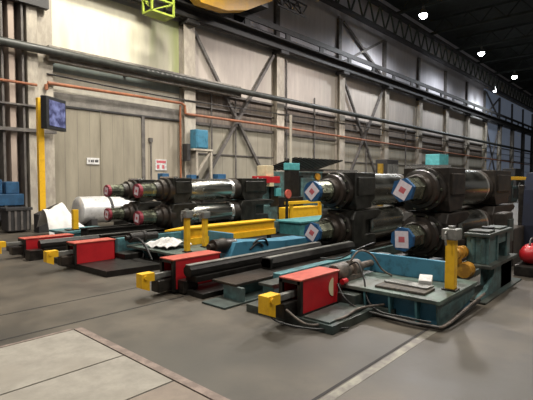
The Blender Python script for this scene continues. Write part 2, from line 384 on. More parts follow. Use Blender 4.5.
# blue bench and crate at far left
t = thing('blue_bench',(5.2,16,0),'blue steel cabinet bench against the wall at the far left','cabinet')
B().box(2.9,5.35,15.6,16.4,.78,1.15,.02).o('beam','cabinet',t)
B().box(2.9,4.75,15.7,16.3,1.15,1.62,.03).box(4.85,5.25,15.7,16.3,1.15,1.55,.03).o('box_body','cabinet',t)
B().box(3.0,3.2,15.7,16.3,0,.78).box(5.1,5.3,15.7,16.3,0,.78).box(3.0,5.3,15.9,16.0,.3,.6).o('leg_frame','girder',t)
t = thing('dark_crate',(4.95,14.3,0),'dark steel crate on the floor in front of the blue bench','crate')
B().box(4.5,5.15,14.5,15.1,.05,.72,.03).box(4.45,5.2,14.45,15.15,.68,.76,.01).o('crate_body','girder',t)
b = B()
for k in range(4): b.box(4.52+.17*k,4.58+.17*k,14.47,14.5,.08,.68)
b.o('slats','dcolumn',t)
B().prism([(5.2,0),(5.2,.55),(5.35,.62),(5.9,.85),(5.95,.78),(5.75,.5),(5.7,0)],'y',14.0,14.4).o('tarp_bundle','girder',None,'dark folded tarpaulin between the dark crate and the white sheet','tarpaulin')

# crumpled white sheet
def sheet(x0,x1,y0,y1,zf,name,m,label,cat,n=22):
    bm = bmesh.new(); V = {}
    for sgn in (0, 1):
        for i in range(n+1):
            for j in range(n+1):
                u, v = i/n, j/n
                V[sgn,i,j] = bm.verts.new((x0+(x1-x0)*u, y0+(y1-y0)*v, zf(u,v) if sgn else zf(u,v)-.012))
    for i in range(n):
        for j in range(n):
            bm.faces.new((V[1,i,j],V[1,i+1,j],V[1,i+1,j+1],V[1,i,j+1]))
            bm.faces.new((V[0,i,j],V[0,i,j+1],V[0,i+1,j+1],V[0,i+1,j]))
    for i in range(n):
        bm.faces.new((V[0,i,0],V[0,i+1,0],V[1,i+1,0],V[1,i,0])); bm.faces.new((V[0,i,n],V[1,i,n],V[1,i+1,n],V[0,i+1,n]))
        bm.faces.new((V[0,0,i],V[1,0,i],V[1,0,i+1],V[0,0,i+1])); bm.faces.new((V[0,n,i],V[0,n,i+1],V[1,n,i+1],V[1,n,i]))
    b = B(); b.bm.free(); b.bm = bm
    return b.o(name,m,None,label,cat,smooth=True)
def zf(u,v):
    ridge = .88-.62*max(0,(u-.5)/.5)**1.1 if u > .5 else .78+.10*u/.5
    return max(.02, ridge*(math.sin(min(1,v/.55)*math.pi/2)**.6 if v < .55 else 1-(v-.55)*1.5)+.035*math.sin(u*11+v*5)+.03*math.sin(v*9-u*6)+.012*math.sin(u*27))
sheet(4.95,6.05,12.6,13.5,zf,'white_sheet','white','crumpled white plastic sheet heaped behind the farthest red cover','plastic sheet')

# wrapped silver roll
t = thing('wrapped_roll',(7.3,14,0),'large bright silver-wrapped roll lying by the wall behind the red-labelled rolls','roll')
B().lathe(6.35,14,.62,[(0,.2),(0,.36),(.06,.44),(2.0,.44),(2.06,.36),(2.06,.2)],48).o('wrapped_barrel','silverwrap',t,smooth=True)
B().lathe(7.32,14,.62,[(0,.445),(0,.455),(.09,.455),(.09,.445)],48).o('strap','girder',t,smooth=True)
for xx in (6.6,7.9): B().prism([(13.5,0),(14.5,0),(14.5,.35),(14.25,.26),(13.75,.26),(13.5,.35)],'x',xx,xx+.2).o('cradle','girder',t)

# ------------------------------------------------------------------ mill rolls
def roll(x, y, z, g, label, ring, group, hexr=0.0, sides=8, dz=.39, chockm='chock', lb='', low=False, big=True):
    t = thing('mill_roll',(x,y,z-dz),label,'roll',group)
    sh = B().cyl((x+.02,y,z),(x+g['sh'],y,z),g['rs'],g['rs']*1.12,seg=sides,rot=hexr).o('drive_end','shaft',t)
    r = g['rs']*1.04
    B().cyl((x-.012,y,z),(x+g['tape'],y,z),r,r*1.01,seg=sides,rot=hexr).o('tape_wrap',ring,t)
    s = g['lab']
    lab = B()
    q = Matrix.Rotation(hexr*1.0+math.radians(lb if lb != '' else 0),3,'X')
    for a, c in (((-1,-1),(1,1)),):
        vs = [lab.bm.verts.new(Vector((x+dx_,y,z))+q @ Vector((0,u*s,v*s*1.2))) for dx_ in (-.013,-.018) for u, v in ((-1,-1),(1,-1),(1,1),(-1,1))]
        f = lab.bm.faces.new
        f(vs[0:4]); f(vs[4:8][::-1])
        for i in range(4): j = (i+1) % 4; f((vs[i],vs[j],vs[4+j],vs[4+i]))
    lo = lab.o('paper_label','label',t)
    mk = B()
    vs = [mk.bm.verts.new(Vector((x+dx_,y,z))+q @ Vector((0,u*s*.45,v*s*.4))) for dx_ in (-.018,-.021) for u, v in ((-1,-1),(1,-1),(1,1),(-1,1))]
    mk.bm.faces.new(vs[0:4]); mk.bm.faces.new(vs[4:8][::-1])
    for i in range(4): j = (i+1) % 4; mk.bm.faces.new((vs[i],vs[j],vs[4+j],vs[4+i]))
    mk.o('printed_mark','mark',lo)
    a = g['sh']; R = g['rc']
    B().lathe(x,y,z,[(a-.10,g['rs']*1.2),(a-.08,R*.66),(a+.02,R*.7),(a+.04,R*.86),(a+.12,R*.9),(a+.14,R*.8),(a+.17,R*.8),(a+.19,R),(a+.34,R),(a+.36,R*.9),(g['c0']+.02,R*.9)],48).o('bearing_cover','iron',t,smooth=True)
    for k in range(10 if big else 0):
        th = 2*math.pi*k/10; B().cyl((x+a+.14,y+R*.9*math.cos(th),z+R*.9*math.sin(th)),(x+a+.22,y+R*.9*math.cos(th),z+R*.9*math.sin(th)),R*.07,seg=6).o('cover_bolt','shaft',t)
    w, h = g['w'], dz
    def chock(x0,x1,m,nm):
        L = x1-x0
        if low:
            P_ = lambda *p: [(x0+u*L, z+v*h) for u, v in p]
            cb = B().prism(P_((-.05,.55),(.05,.98),(1.2,.98),(1.35,.8),(1.25,.62),(1.0,.5),(.55,.45),(.55,-.3),(1.05,-.35),(1.1,-.98),(.0,-.98),(-.05,-.5)),'y',y-w,y+w)
            cb.box(x0+L*.5,x1-.03,y-w*.7,y+w*.7,z-h*.6,z+h*.5)
        else:
            P_ = lambda *p: [(x0+u*L, z+v*h) for u, v in p]
            cb = B().prism(P_((0,.95),(1,.95),(1,-.42),(.85,-.62),(.8,-.92),(.1,-.98),(.02,-.5)),'y',y-w,y+w)
            cb.box(x0+.12*L,x1-.12*L,y-w-.035,y-w+.01,z-h*.25,z+h*.7,.012).box(x0+.12*L,x1-.12*L,y+w-.01,y+w+.035,z-h*.25,z+h*.7,.012)
        o_ = cb.o(nm,m,t)
        md = o_.modifiers.new('bevel','BEVEL'); md.width = .02; md.segments = 2; md.limit_method = 'ANGLE'
    chock(x+g['c0'],x+g['c1'],chockm,'front_chock')
    if not low: B().box(x+g['c0']+.01,x+g['c0']+.16,y-w*.95,y+w*.95,z+h*.95,z+h*1.07).o('wear_plate','brightband',t)
    if not low: B().box(x+g['c0']+.3,x+g['c1']-.03,y-w*.9,y+w*.9,z+h*.95,z+h*.97).o('top_plate','greymetal',t)
    B().lathe(x,y,z,[(g['c1']-.02,g['rb']*.7),(g['c1'],g['rb']*.93),(g['c1']+.02,g['rb']),(g['b1']-.03,g['rb']),(g['b1'],g['rb']*.93),(g['b1']+.03,g['rb']*.7)],64).o('roll_barrel','barrel',t,smooth=True)
    B().lathe(x,y,z,[(g['b1']-.13,g['rb']*1.002),(g['b1']-.13,g['rb']*1.006),(g['b1']-.03,g['rb']*1.006),(g['b1']-.03,g['rb']*1.002)],64).o('ground_band','brightband',t,smooth=True)
    B().lathe(x,y,z,[(g['b1'],g['rb']*.95),(g['b1']+.03,g['rb']*1.02),(g['b1']+.2,g['rb']*1.02),(g['b1']+.24,g['rb']*.8)],48).o('seal_collar','brownchock',t,smooth=True)
    chock(x+g['b1']+.22,x+g['d1'],chockm,'rear_chock')
    return t
GA = dict(rs=.19,tape=.06,lab=.112,rc=.375,sh=.55,c0=.88,c1=1.72,b1=3.35,d1=4.9,w=.40,rb=.37)
GB = dict(rs=.15,tape=.06,lab=.075,rc=.285,sh=.5,c0=.76,c1=1.30,b1=2.75,d1=3.95,w=.27,rb=.27)
ga = 'large rolls with blue taped ends'; gb = 'smaller rolls with red taped ends'
roll(6.65,3.1,1.44,GA,'upper large roll with blue taped end in the nearest stack','tape',ga,.25,6,lb=15,chockm='brownchock')
roll(6.65,3.1,.65,GA,'lower large roll with blue taped end in the nearest stack, above the blue plate','tape',ga,.1,8,lb=-8,chockm='brownchock',low=True)
roll(6.82,5.0,1.38,GA,'upper large roll with blue taped end in the second nearest stack','tape',ga,.3,16,lb=28)
roll(6.82,5.0,.59,GA,'lower large roll with blue taped end in the second nearest stack','tape',ga,.2,8,lb=20,low=True)
roll(5.25,8.6,1.36,GB,'upper small roll with red taped end, nearer stack, in front of the warning sign','redtape',gb,.2,16,dz=.30,big=False)
roll(5.25,8.6,.76,GB,'lower small roll with red taped end in the nearer of the two small stacks','redtape',gb,.2,16,dz=.30,low=True,big=False)
roll(5.6,10.6,1.32,GB,'upper small roll with red taped end in the farthest stack, over the silver-wrapped roll','redtape',gb,.2,16,dz=.30,big=False)
roll(5.6,10.6,.72,GB,'lower small roll with red taped end in the farthest, leftmost stack','redtape',gb,.2,16,dz=.30,low=True,big=False)

# ------------------------------------------------------------------ carriages (slide beds)
def cover(t, x0, x1, y0, y1, z0, z1, hookx, open_w=.02):
    f = B()
    c = B().box(x0+.03,x1,y0,y0+.02,z0,z1).box(x0+.03,x1,y1-.02,y1,z0,z1).box(x1-.02,x1,y0,y1,z0,z1).o('side_cover','red',t)
    B().box(x0,x1+.01,y0-.012,y1+.012,z1,z1+.018,.004).o('cover_top','redtop',t)
    B().box(x0,x0+.04,y0-.015,y0+.035,z0-.03,z1).box(x0,x0+.04,y1-.035,y1+.015,z0-.03,z1).box(x0,x0+.04,y0,y1,z1-.04,z1).box(x0,x1,y0-.014,y0+.01,z0-.035,z0).o('cover_frame','black',t)
    ym = (y0+y1)/2
    B().box(x0-.28,x1-.1,ym-.035,ym+.035,z0+.17,z0+.24,.008).o('tongue','greymetal',t)
    B().box(x0-.2,x0+.05,ym-.09,ym+.09,z0-.02,z0+.15,.02).o('buffer_block','iron',t)
    hk = B().prism([(hookx,z0+.27),(hookx+.2,z0+.27),(hookx+.2,z0+.16),(hookx+.12,z0+.16),(hookx+.12,z0+.03),(hookx,z0+.08)],'y',ym-.07,ym+.07)
    hk.cyl((hookx+.06,ym-.09,z0+.22),(hookx+.06,ym+.09,z0+.22),.03,seg=12)
    hk.o('hook','yellow',t)
    return c
def ibeam(b, x0, x1, y, z0, z1, w=.12):
    b.box(x0,x1,y-w/2,y+w/2,z1-.035,z1,.006).box(x0,x1,y-.02,y+.02,z0,z1).box(x0,x1,y-w/2,y+w/2,z0,z0+.03,.006)
    return b

# --- carriage 4, nearest
t = thing('roll_carriage',(7,3.1,0),'nearest teal roll carriage with a red end cover showing a pale disc','carriage','roll carriages')
B().prism([(3.77,2.5),(4.6,2.5),(4.75,2.3),(11.9,2.3),(11.9,3.75),(3.77,3.75)],'z',0,.09).o('base_frame','grime',t)
B().box(3.9,6.9,3.42,3.6,.09,.33,.01).o('side_beam','teal',t)
B().box(3.85,6.9,3.40,3.62,.33,.36).o('beam_flange','grime',t)
B().box(4.55,6.0,2.7,3.4,.09,.22,.01).o('deck','grime',t)
B().prism([(3.8,2.56),(4.6,2.56),(4.6,2.9),(3.8,2.9)],'z',.09,.11).o('side_apron','grime',t)
c = cover(t,3.8,4.58,2.95,3.24,.11,.48,3.36)
d = B(); dx = 4.45
vs = [d.bm.verts.new((dx-.095*math.sin(a),2.946,.31+.11*math.cos(a))) for a in [math.pi*k/16 for k in range(17)]]
d.bm.faces.new(vs); r_ = bmesh.ops.extrude_face_region(d.bm, geom=d.bm.faces[:]); bmesh.ops.translate(d.bm, vec=(0,-.004,0), verts=[v for v in r_['geom'] if isinstance(v, bmesh.types.BMVert)])
d.o('half_disc_reflector','creambox',c,label='pale half disc marker')
pf = B().box(4.68,5.98,1.75,3.05,.255,.30,.008).o('platform_plate','platform',t,label='grimy grey-green top plate')
pb = B().box(4.80,5.9,1.82,3.0,.0,.255)
pb.o('platform_box','blue',t)
for yy in (2.66,2.34,2.02): B().prism([(4.69,.255),(4.81,.255),(4.81,.0),(4.72,.0)],'y',yy-.012,yy+.012).o('rib','teal',t)
B().prism([(4.70,.255),(5.95,.255),(5.95,.13),(5.1,.0),(4.95,.0),(4.75,.0)],'y',1.78,1.80).o('end_plate','greystand',t)
B().box(5.62,5.68,1.95,3.42,.30,.565,.01).o('stop_plate','blue',t)
B().box(5.68,11.8,2.55,2.75,.09,.24,.01).box(5.68,11.8,3.4,3.6,.09,.24,.01).o('sledge_rails','iron',t)
B().lathe(4.6,3.08,.42,[(0,.03),(0,.05),(.06,.05),(.06,.10),(.12,.115),(.30,.115),(.33,.09),(.36,.09),(.36,.06),(.46,.06),(.46,.11),(.62,.11),(.64,.05),(1.02,.045),(1.02,.02)],24).box(4.72,5.2,2.98,3.18,.22,.36).o('hydraulic_cylinder','tanhose',t,smooth=True)
B().cyl((4.62,2.93,.34),(4.72,2.93,.34),.035,seg=12).o('red_cap','red',t)
B().tube([(3.62,3.0,.2),(3.7,2.75,.07),(4.0,2.55,.11),(4.4,2.56,.13),(4.75,2.42,.13)],.014).o('edge_pipe','tanhose',t)

# yellow post
def post(x, y, z0, z1, label, m='yellow', w=.075):
    t = thing('marker_post',(x,y,z0),label,'post','yellow posts on the carriages')
    B().box(x-w,x+w,y-w,y+w,z0+.02,z1,.006).o('post','yellow',t)
    B().box(x-w*1.5,x+w*1.5,y-w*1.5,y+w*1.5,z0,z0+.02,.004).o('foot_plate','iron',t)
    B().box(x-w-.035,x+w+.035,y-w-.035,y+w+.035,z1,z1+.13,.012).cyl((x,y,z1+.13),(x,y,z1+.16),.04,seg=10).o('sensor_box','greymetal',t)
    B().tube([(x-w*1.5,y+.03,z1+.1),(x-w*2.3,y+.03,z1+.06),(x-w*2.3,y+.02,z1-.06)],.012,seg=6).o('cable_loop','greymetal',t)
    return t
post(5.29,1.85,.30,.90,'nearest yellow post with grey sensor box, on the platform corner','yellow',.054)
# planks & papers on near platform
b = B().box(4.80,5.12,1.97,2.58,.30,.33,.005,rz=.03); b.o('oily_board','wood',None,'oily wooden board lying lowest on the nearest platform','board')
B().box(4.98,5.18,2.0,2.55,.331,.352,.004,rz=-.05).o('steel_strip','greymetal',None,'pale flat steel strip lying on the oily board','strip')
B().box(5.14,5.3,2.05,2.2,.353,.42,.004,rz=.3,ry=-.3).o('white_tag','paper',None,'small white folded card beside the nearest yellow post','card')

# hoses
B().tube([(4.9,3.0,.5),(4.85,2.85,.56),(4.78,2.72,.4),(4.68,2.6,.16),(4.6,2.4,.08),(4.56,2.1,.09),(4.58,1.8,.09)],.011).o('hydraulic_hose','hose',None,'black hose looping down from the cylinder beside the nearest red cover','hose')
B().tube([(4.6,3.0,.36),(4.45,2.8,.22),(4.5,2.65,.1),(4.55,2.35,.06),(4.54,2.0,.05),(4.6,1.72,.05)],.011).o('hydraulic_hose','hose',None,'black hose sagging along the front edge of the nearest platform','hose')
B().tube([(4.5,2.75,.12),(4.6,2.5,.05),(4.58,2.1,.045),(4.6,1.80,.045),(4.7,1.68,.06),(5.4,1.66,.13),(5.95,1.66,.16)],.016).o('supply_pipe','tanhose',None,'dirty tan pipe wrapping around the corner of the nearest platform','pipe')
B().tube([(4.64,2.6,.02),(4.64,2.1,.02),(4.66,1.82,.02),(4.8,1.71,.03),(5.9,1.7,.08)],.016).o('supply_pipe','hose',None,'dark lower pipe near the floor around the nearest platform','pipe')
B().tube([(3.42,3.1,.3),(3.46,3.02,.12),(3.66,2.7,.05),(4.0,2.45,.03)],.011).o('hydraulic_hose','hose',None,'black hose hanging from the nearest yellow hook to the floor','hose')
B().tube([(4.98,3.05,.5),(5.1,2.98,.66),(5.3,2.9,.6),(5.4,2.8,.4),(5.5,2.7,.31)],.013).o('hydraulic_hose','tanhose',None,'tan hose arching over the cylinder beside the nearest red cover','hose')
B().tube([(5.55,3.9,.4),(5.6,3.6,.42),(5.7,3.3,.6),(6.2,3.35,.62)],.013).o('hydraulic_hose','hose',None,'dark hose crossing the blue stop plate of the nearest carriage','hose')

# --- carriage 3
t = thing('roll_carriage',(7,4.9,0),'second nearest roll carriage with long black rails in front of a red cover','carriage','roll carriages')
B().box(3.75,11.9,4.55,5.65,0,.07,.01).o('base_frame','black',t)
B().box(3.62,4.9,3.98,4.42,0,.025,.004).o('foot_plate','grime',t)
B().box(3.95,11.8,4.28,4.36,.02,.2).box(3.95,4.0,4.0,4.36,.02,.2).o('web_plate','greystand',t)
B().box(3.95,7.4,4.12,4.6,.2,.235,.006).o('deck','iron',t)
cover(t,3.62,4.5,5.04,5.34,.07,.475,3.18)
B().prism([(4.78,.27),(4.90,.27),(4.93,.31),(4.93,.37),(4.88,.42),(4.80,.42),(4.76,.37),(4.76,.31)],'x',3.72,6.8).o('slide_rail','black',t)
B().box(3.72,6.8,4.79,4.89,.42,.432).o('worn_rail_top','greymetal',t)
B().box(3.78,6.8,4.72,4.96,.19,.27,.006).o('rail_bed','black',t)
B().box(3.7,3.95,4.9,5.3,.02,.2,.01).o('buffer_block','iron',t)
B().prism([(4.42,.26),(4.58,.26),(4.6,.33),(4.56,.40),(4.44,.40),(4.4,.33)],'x',4.95,7.4).o('slide_rail','black',t)
B().box(4.97,7.4,4.45,4.55,.40,.412).o('worn_rail_top','greymetal',t)
B().box(4.95,4.99,4.40,4.60,.24,.40).box(4.98,7.5,4.44,4.56,.2,.27).o('rail_support','black',t)
B().box(4.6,6.8,3.9,4.05,.1,.3,.01).o('side_beam','teal',t)
B().box(7.5,12.0,4.6,4.8,.05,.19,.01).box(7.5,12.0,5.2,5.4,.05,.19,.01).o('sledge_rails','iron',t)
B().lathe(4.82,5.7,.46,[(0,.03),(0,.055),(.1,.06),(.1,.12),(.28,.12),(.3,.13),(.36,.13),(.38,.11),(.6,.1),(.6,.04)],24).o('hydraulic_cylinder','iron',t,smooth=True)
B().prism([(5.1,.15),(5.2,.36),(5.28,.51),(5.5,.51),(6.5,.42),(7.4,.40),(7.4,.15)],'y',5.5,5.95).o('blue_cover','blue',t)
B().tube([(5.7,5.5,.44),(5.82,5.47,.52),(6.0,5.47,.5),(6.1,5.5,.38)],.02).tube([(5.62,5.49,.36),(5.8,5.47,.46),(5.95,5.48,.38)],.018).o('cover_handle','hose',t)
B().box(7.6,11,5.5,6.15,.02,.28,.01).o('plate_deck','grime',t)

# --- carriage 2
t = thing('roll_carriage',(7,8.3,0),'third roll carriage, full red side cover beside a platform with white papers','carriage','roll carriages')
B().prism([(3.5,7.75),(3.54,6.75),(4.9,6.6),(9.4,6.35),(9.4,9.1),(3.5,9.1)],'z',0,.10).o('base_frame','black',t)
B().box(4.3,6.0,7.5,7.9,.10,.2,.01).o('deck','black',t)
cover(t,3.46,4.25,7.75,8.05,.10,.46,3.02)
B().box(4.6,6.1,6.02,7.95,.255,.30,.008).o('platform_plate','platform',t)
B().box(4.8,6.0,6.2,7.9,.02,.255).o('platform_box','black',t)
for yy in (6.4,6.9,7.4): B().prism([(4.62,.255),(4.8,.255),(4.8,.03),(4.74,.03)],'y',yy-.015,yy+.015).o('rib','teal',t)
B().box(4.45,9.6,8.02,8.14,.14,.44,.01).o('side_beam','teal',t)
B().box(5.9,5.98,6.3,7.9,.3,.55,.01).o('stop_plate','blue',t)
ibeam(B(),4.5,9.6,8.36,.12,.44).o('slide_rail','black',t)
ibeam(B(),4.5,9.6,8.84,.12,.44).o('slide_rail','black',t)
B().lathe(4.5,7.8,.46,[(0,.03),(0,.05),(.08,.05),(.08,.1),(.35,.1),(.37,.12),(.42,.12),(.44,.08),(.7,.08),(.7,.03)],24).o('hydraulic_cylinder','black',t,smooth=True)
B().tube([(4.55,7.7,.42),(4.5,7.4,.5),(4.48,7.1,.4),(4.5,6.9,.15)],.02).tube([(4.8,7.7,.4),(4.72,7.5,.3),(4.6,7.35,.1)],.018).o('hoses','hose',t)
post(4.89,6.37,.30,0.92,'left of the pair of yellow posts with grey sensor boxes','yellow',.043)
post(5.49,6.59,.30,0.86,'right of the pair of yellow posts, nearer the blue casting','yellow',.043)
t = thing('guard_barrier',(6.4,7.02,0),'long yellow double-rail guard barrier behind the pair of yellow posts','barrier')
B().prism([(4.85,7.0),(5.5,6.96),(8.0,6.96),(8.0,7.28),(5.5,7.28)],'z',.62,.65).o('top_plate','yellow',t)
B().box(5.4,8.0,7.0,7.05,.32,.62).o('face_plate','yellow',t)
B().box(5.4,8.0,6.95,7.0,.30,.44,.01).o('lower_rail','yellow',t)
for xx in (6.2,7.8): B().box(xx,xx+.08,7.0,7.06,.12,.4).o('support','iron',t)

def zp(u,v): return .35+.13*math.sin(u*math.pi)*math.sin(math.pi*(.15+.8*v))+.022*math.sin(u*13+v*7)+.018*math.sin(v*17-u*6)
sheet(4.72,5.3,6.75,7.5,zp,'crumpled_papers','paper','pile of crumpled white papers on the platform left of the paired yellow posts','papers',16)

# --- carriage 1
t = thing('roll_carriage',(7,10.3,0),'farthest roll carriage, its red cover hidden behind a long black rail','carriage','roll carriages')
B().box(3.4,9.2,9.3,11.1,0,.10,.01).o('base_frame','black',t)
cover(t,3.28,4.3,9.65,9.95,.10,.385,2.78)
B().prism([(9.38,.20),(9.5,.20),(9.53,.25),(9.53,.31),(9.48,.36),(9.4,.36),(9.36,.31),(9.36,.25)],'x',3.5,6.3).o('slide_rail','black',t)
B().box(3.5,6.3,9.4,9.48,.36,.37).o('worn_rail_top','greymetal',t)
B().box(3.55,6.3,9.32,9.56,.10,.20).o('rail_bed','black',t)
B().box(3.25,3.5,9.25,9.5,.0,.2,.01).o('buffer_block','iron',t)
ibeam(B(),5.0,9.2,10.42,.1,.40).o('rail_beam','black',t)
ibeam(B(),5.0,9.2,10.8,.1,.40).o('rail_beam','black',t)
B().box(4.7,6.0,11.1,12.0,.24,.30,.008).box(4.8,5.9,11.15,11.9,0,.24).o('platform_plate','teal',t)
B().box(4.2,4.5,9.0,9.2,0.0,.24,.01).o('end_box','teal',t)
t = thing('marker_post',(5.05,11.4,.3),'short yellow post beside the crumpled white sheet','post','yellow posts on the carriages')
B().box(5.06,5.2,11.34,11.46,.30,.83,.01).o('post','yellow',t)
B().box(4.9,5.2,11.28,11.52,.3,.33).o('foot_plate','iron',t)

# ------------------------------------------------------------------ equipment in the middle distance
B().box(9.4,12.2,7.3,8.15,0,.46,.02).box(9.35,12.25,7.25,8.2,.42,.47,.01).o('teal_block','tealbright',None,'low teal machine block behind the yellow barrier','machine base')
t = thing('yellow_guard',(11.7,9.3,0),'yellow guard box between the small rolls and the second roll stack','guard')
B().box(11.2,12.9,9.1,9.6,.1,.68,.02).o('guard_box','yellow',t)
B().box(10.9,13.1,9.0,9.1,.80,.9,.01).box(11.2,11.3,9.05,9.15,0,.8).box(12.8,12.9,9.05,9.15,0,.8).o('top_rail','yellow',t)
t = thing('capped_column',(11.9,9.6,0),'dark machine column with a bright teal cap behind the yellow guard box','machine column')
B().box(11.95,12.5,9.75,10.0,0,1.95,.02).box(11.7,12.7,9.7,10.1,0,1.0,.03).o('column_body','black',t)
B().box(11.92,12.52,9.74,10.0,1.95,2.2,.02).o('cap','cyan',t)
B().cyl((12.2,9.9,2.2),(12.2,9.9,3.9),.045,seg=10).o('rod','column',t)
t = thing('control_stand',(10.4,9.5,0),'dark control stand carrying a red cross arm and a cream box','control stand')
B().box(10.25,10.6,9.45,9.75,0,1.45,.03).box(10.0,10.9,9.4,9.8,0,.8,.03).o('stand_body','greystand',t)
B().box(9.6,10.8,9.2,9.3,1.50,1.72,.015).o('cross_arm','red',t)
B().box(9.72,9.77,9.19,9.2,1.54,1.68).box(9.82,9.88,9.19,9.2,1.54,1.62).box(9.93,9.97,9.19,9.2,1.54,1.66).o('lettering','paper',t)
B().box(10.25,10.6,9.3,9.7,1.72,2.06,.02).box(10.3,10.5,9.2,9.5,1.4,1.72).o('cream_box','creambox',t)
B().box(10.72,10.98,9.3,9.4,1.08,1.34,.01).o('cyan_panel','cyan',t)
B().box(10.55,10.95,9.38,9.6,.75,1.42,.02).o('dark_casing','black',t)
t = thing('valve_wheel',(10.85,8.85,0),'round red valve wheel between the red cross arm and the teal-capped column','valve')
B().cyl((10.75,8.85,1.16),(10.75,8.8,1.16),.14,seg=20).o('wheel','redtop',t)
B().cyl((10.75,8.88,0),(10.75,8.88,1.2),.05,seg=8).o('stem','iron',t)
B().prism([(9.3,0),(9.95,0),(9.95,1.15),(9.75,1.2),(9.6,.95),(9.3,.8)],'y',9.9,10.2).o('green_casting','greystand',None,'pale green casting left of the red cross arm','casting')
t = thing('dark_machine',(18,13,0),'large dark machine with a slatted sloping top near the wall','machine')
B().box(15.6,19.6,12.6,14.2,0,2.0,.05).box(16.2,19.0,12.5,12.6,.3,1.7,.03).o('machine_body','greystand',t)
b = B()
for k in range(12): b.box(15.5+.34*k,15.7+.34*k,12.3,14.3,2.32+.0*k,2.38,ry=0,rx=-.25)
b.box(15.5,19.7,12.35,12.45,2.0,2.12).o('slatted_top','black',t)
B().cyl((17.4,12.5,1.75),(17.4,12.4,1.75),.17,seg=16).o('gauge','orange',t)
B().cyl((18.9,12.5,1.2),(18.9,12.4,1.2),.15,seg=16).o('dial','orange',t)
B().box(15.7,16.4,12.55,12.6,.6,1.8).o('access_panel','black',t)
# cabinets behind second stack / right
K['dullyellow'] = mat('dull_yellow', (.4,.24,.02), (.25,.15,.015), rough=.6, scale=6)
t = thing('switch_cabinet',(26.6,13.5,0),'grey switch cabinet with a yellow post beyond the second stack of large rolls','cabinet')
B().box(25.6,27.2,13,13.8,0,2.9,.03).o('cabinet_body','girder',t)
B().box(24.75,24.95,12.9,13.2,0,2.6,.02).o('yellow_post','dullyellow',t)
B().box(25.7,26.3,12.95,13,1.2,2.6).box(26.45,27.1,12.95,13,1.2,2.6).o('cabinet_door','greymetal',t)
t = thing('capped_column',(24.2,9.2,0),'tall dark machine column with a bright teal cap above the nearest roll stack','machine column')
B().box(23.5,24.7,9.0,9.6,0,2.35,.03).box(21.9,23.4,9.2,10,0,2.4,.03).o('column_body','black',t)
B().box(23.4,24.75,8.9,9.65,2.35,2.98,.03).o('cap','cyan',t)
# far machinery row
for i, (x, y, w, h, m) in enumerate(((28,11,2.2,2.3,'black'),(31.5,12,2.5,2.6,'girder'),(20,6.3,2.2,1.0,'greystand'),(17,7.6,1.6,1.4,'black'),(36,9,3,1.9,'greystand'),(43,10,3,2.6,'girder'))):
    t = thing('mill_machine',(x,y,0),['black boxy mill machine beyond the capped column','dark grey mill machine near the wall beyond the cabinet','low green machine behind the nearest roll stack','black squat machine behind the second roll stack','green machine far down the hall','tall dark machine farthest down the hall'][i],'machine')
    B().box(x-w/2,x+w/2,y-.7,y+.7,0,h*.6,.04).box(x-w*.35,x+w*.35,y-.5,y+.5,h*.6,h,.04).o('machine_body',m,t)
    B().cyl((x-w*.2,y-.72,h*.4),(x-w*.2,y-.8,h*.4),h*.14,seg=18).o('flange','greymetal',t)
    B().box(x+w*.1,x+w*.4,y-.74,y-.7,h*.15,h*.5).o('access_panel','iron',t)

# ------------------------------------------------------------------ right hand side: grey-green stand etc.
t = thing('machine_stand',(6.9,1.9,0),'grey-green cast machine stand with a square notch, at right beside the nearest yellow post','machine stand')
B().box(6.36,7.58,1.73,2.06,.82,.87,.015).box(6.45,6.75,1.76,2.03,.87,.90,.01).box(7.1,7.5,1.78,2.02,.87,.895,.01).o('top_plate','grime',t)
B().box(6.42,6.48,1.75,2.04,.44,.82,.008).box(6.48,6.9,1.77,1.80,.44,.82).box(6.84,6.9,1.75,2.04,.44,.82,.008).box(6.9,7.35,1.77,1.80,.68,.82).box(7.35,7.52,1.75,2.04,.44,.82,.008).box(6.48,7.4,2.0,2.04,.44,.82).o('upper_casting','greystand',t)
B().cyl((6.42,1.82,.46),(6.42,1.82,.80),.035,seg=10).o('vertical_rib','greystand',t)
B().cyl((6.42,1.95,.46),(6.42,1.95,.80),.03,seg=10).o('vertical_rib','greystand',t)
B().box(6.3,7.7,1.68,2.1,.40,.45,.012).o('mid_flange','grime',t)
B().prism([(6.7,.40),(7.6,.40),(7.6,.02),(6.0,.02),(6.0,.06),(6.35,.12),(6.6,.25)],'y',1.74,1.80).box(7.0,7.6,1.74,2.02,0,.4,.01).o('pedestal','greystand',t)
B().box(6.0,7.9,1.66,2.1,0,.025,.005).o('base_plate','grime',t)
B().cyl((6.9,1.9,.87),(6.9,1.9,.92),.09,seg=18).o('round_cap','black',t)
t = thing('yellow_valve',(6.2,2.12,0),'rounded orange-yellow valve body between the nearest yellow post and the machine stand','valve')
B().lathe(6.05,2.08,.60,[(0,.04),(0,.075),(.06,.08),(.08,.055),(.16,.055),(.17,.09),(.24,.09),(.25,.05),(.32,.05),(.32,.08),(.36,.08)],20).cyl((6.2,2.1,.25),(6.2,2.1,.6),.07,seg=14).o('valve_body','orange',t,smooth=True)
B().lathe(6.12,1.98,.38,[(0,.05),(0,.10),(.04,.10),(.05,.075),(.12,.11),(.2,.10),(.24,.07),(.3,.07)],20).o('flange','orange',t,smooth=True)
B().cyl((6.2,2.1,.09),(6.2,2.1,.3),.09,seg=12).o('pedestal','iron',t)
B().cyl((6.2,2.12,.74),(6.2,2.12,.8),.03,seg=8).o('stem','paper',t)
t = thing('housing_block',(9.6,2.2,0),'dark brown iron housing behind the grey-green stand','housing')
B().box(8.5,9.0,2.05,2.25,0,1.02,.03).box(9.05,9.9,2.05,2.25,0,.7,.03).o('housing_body','brownchock',t)
B().box(8.6,8.9,2.02,2.05,.5,.9).o('access_panel','grime',t)
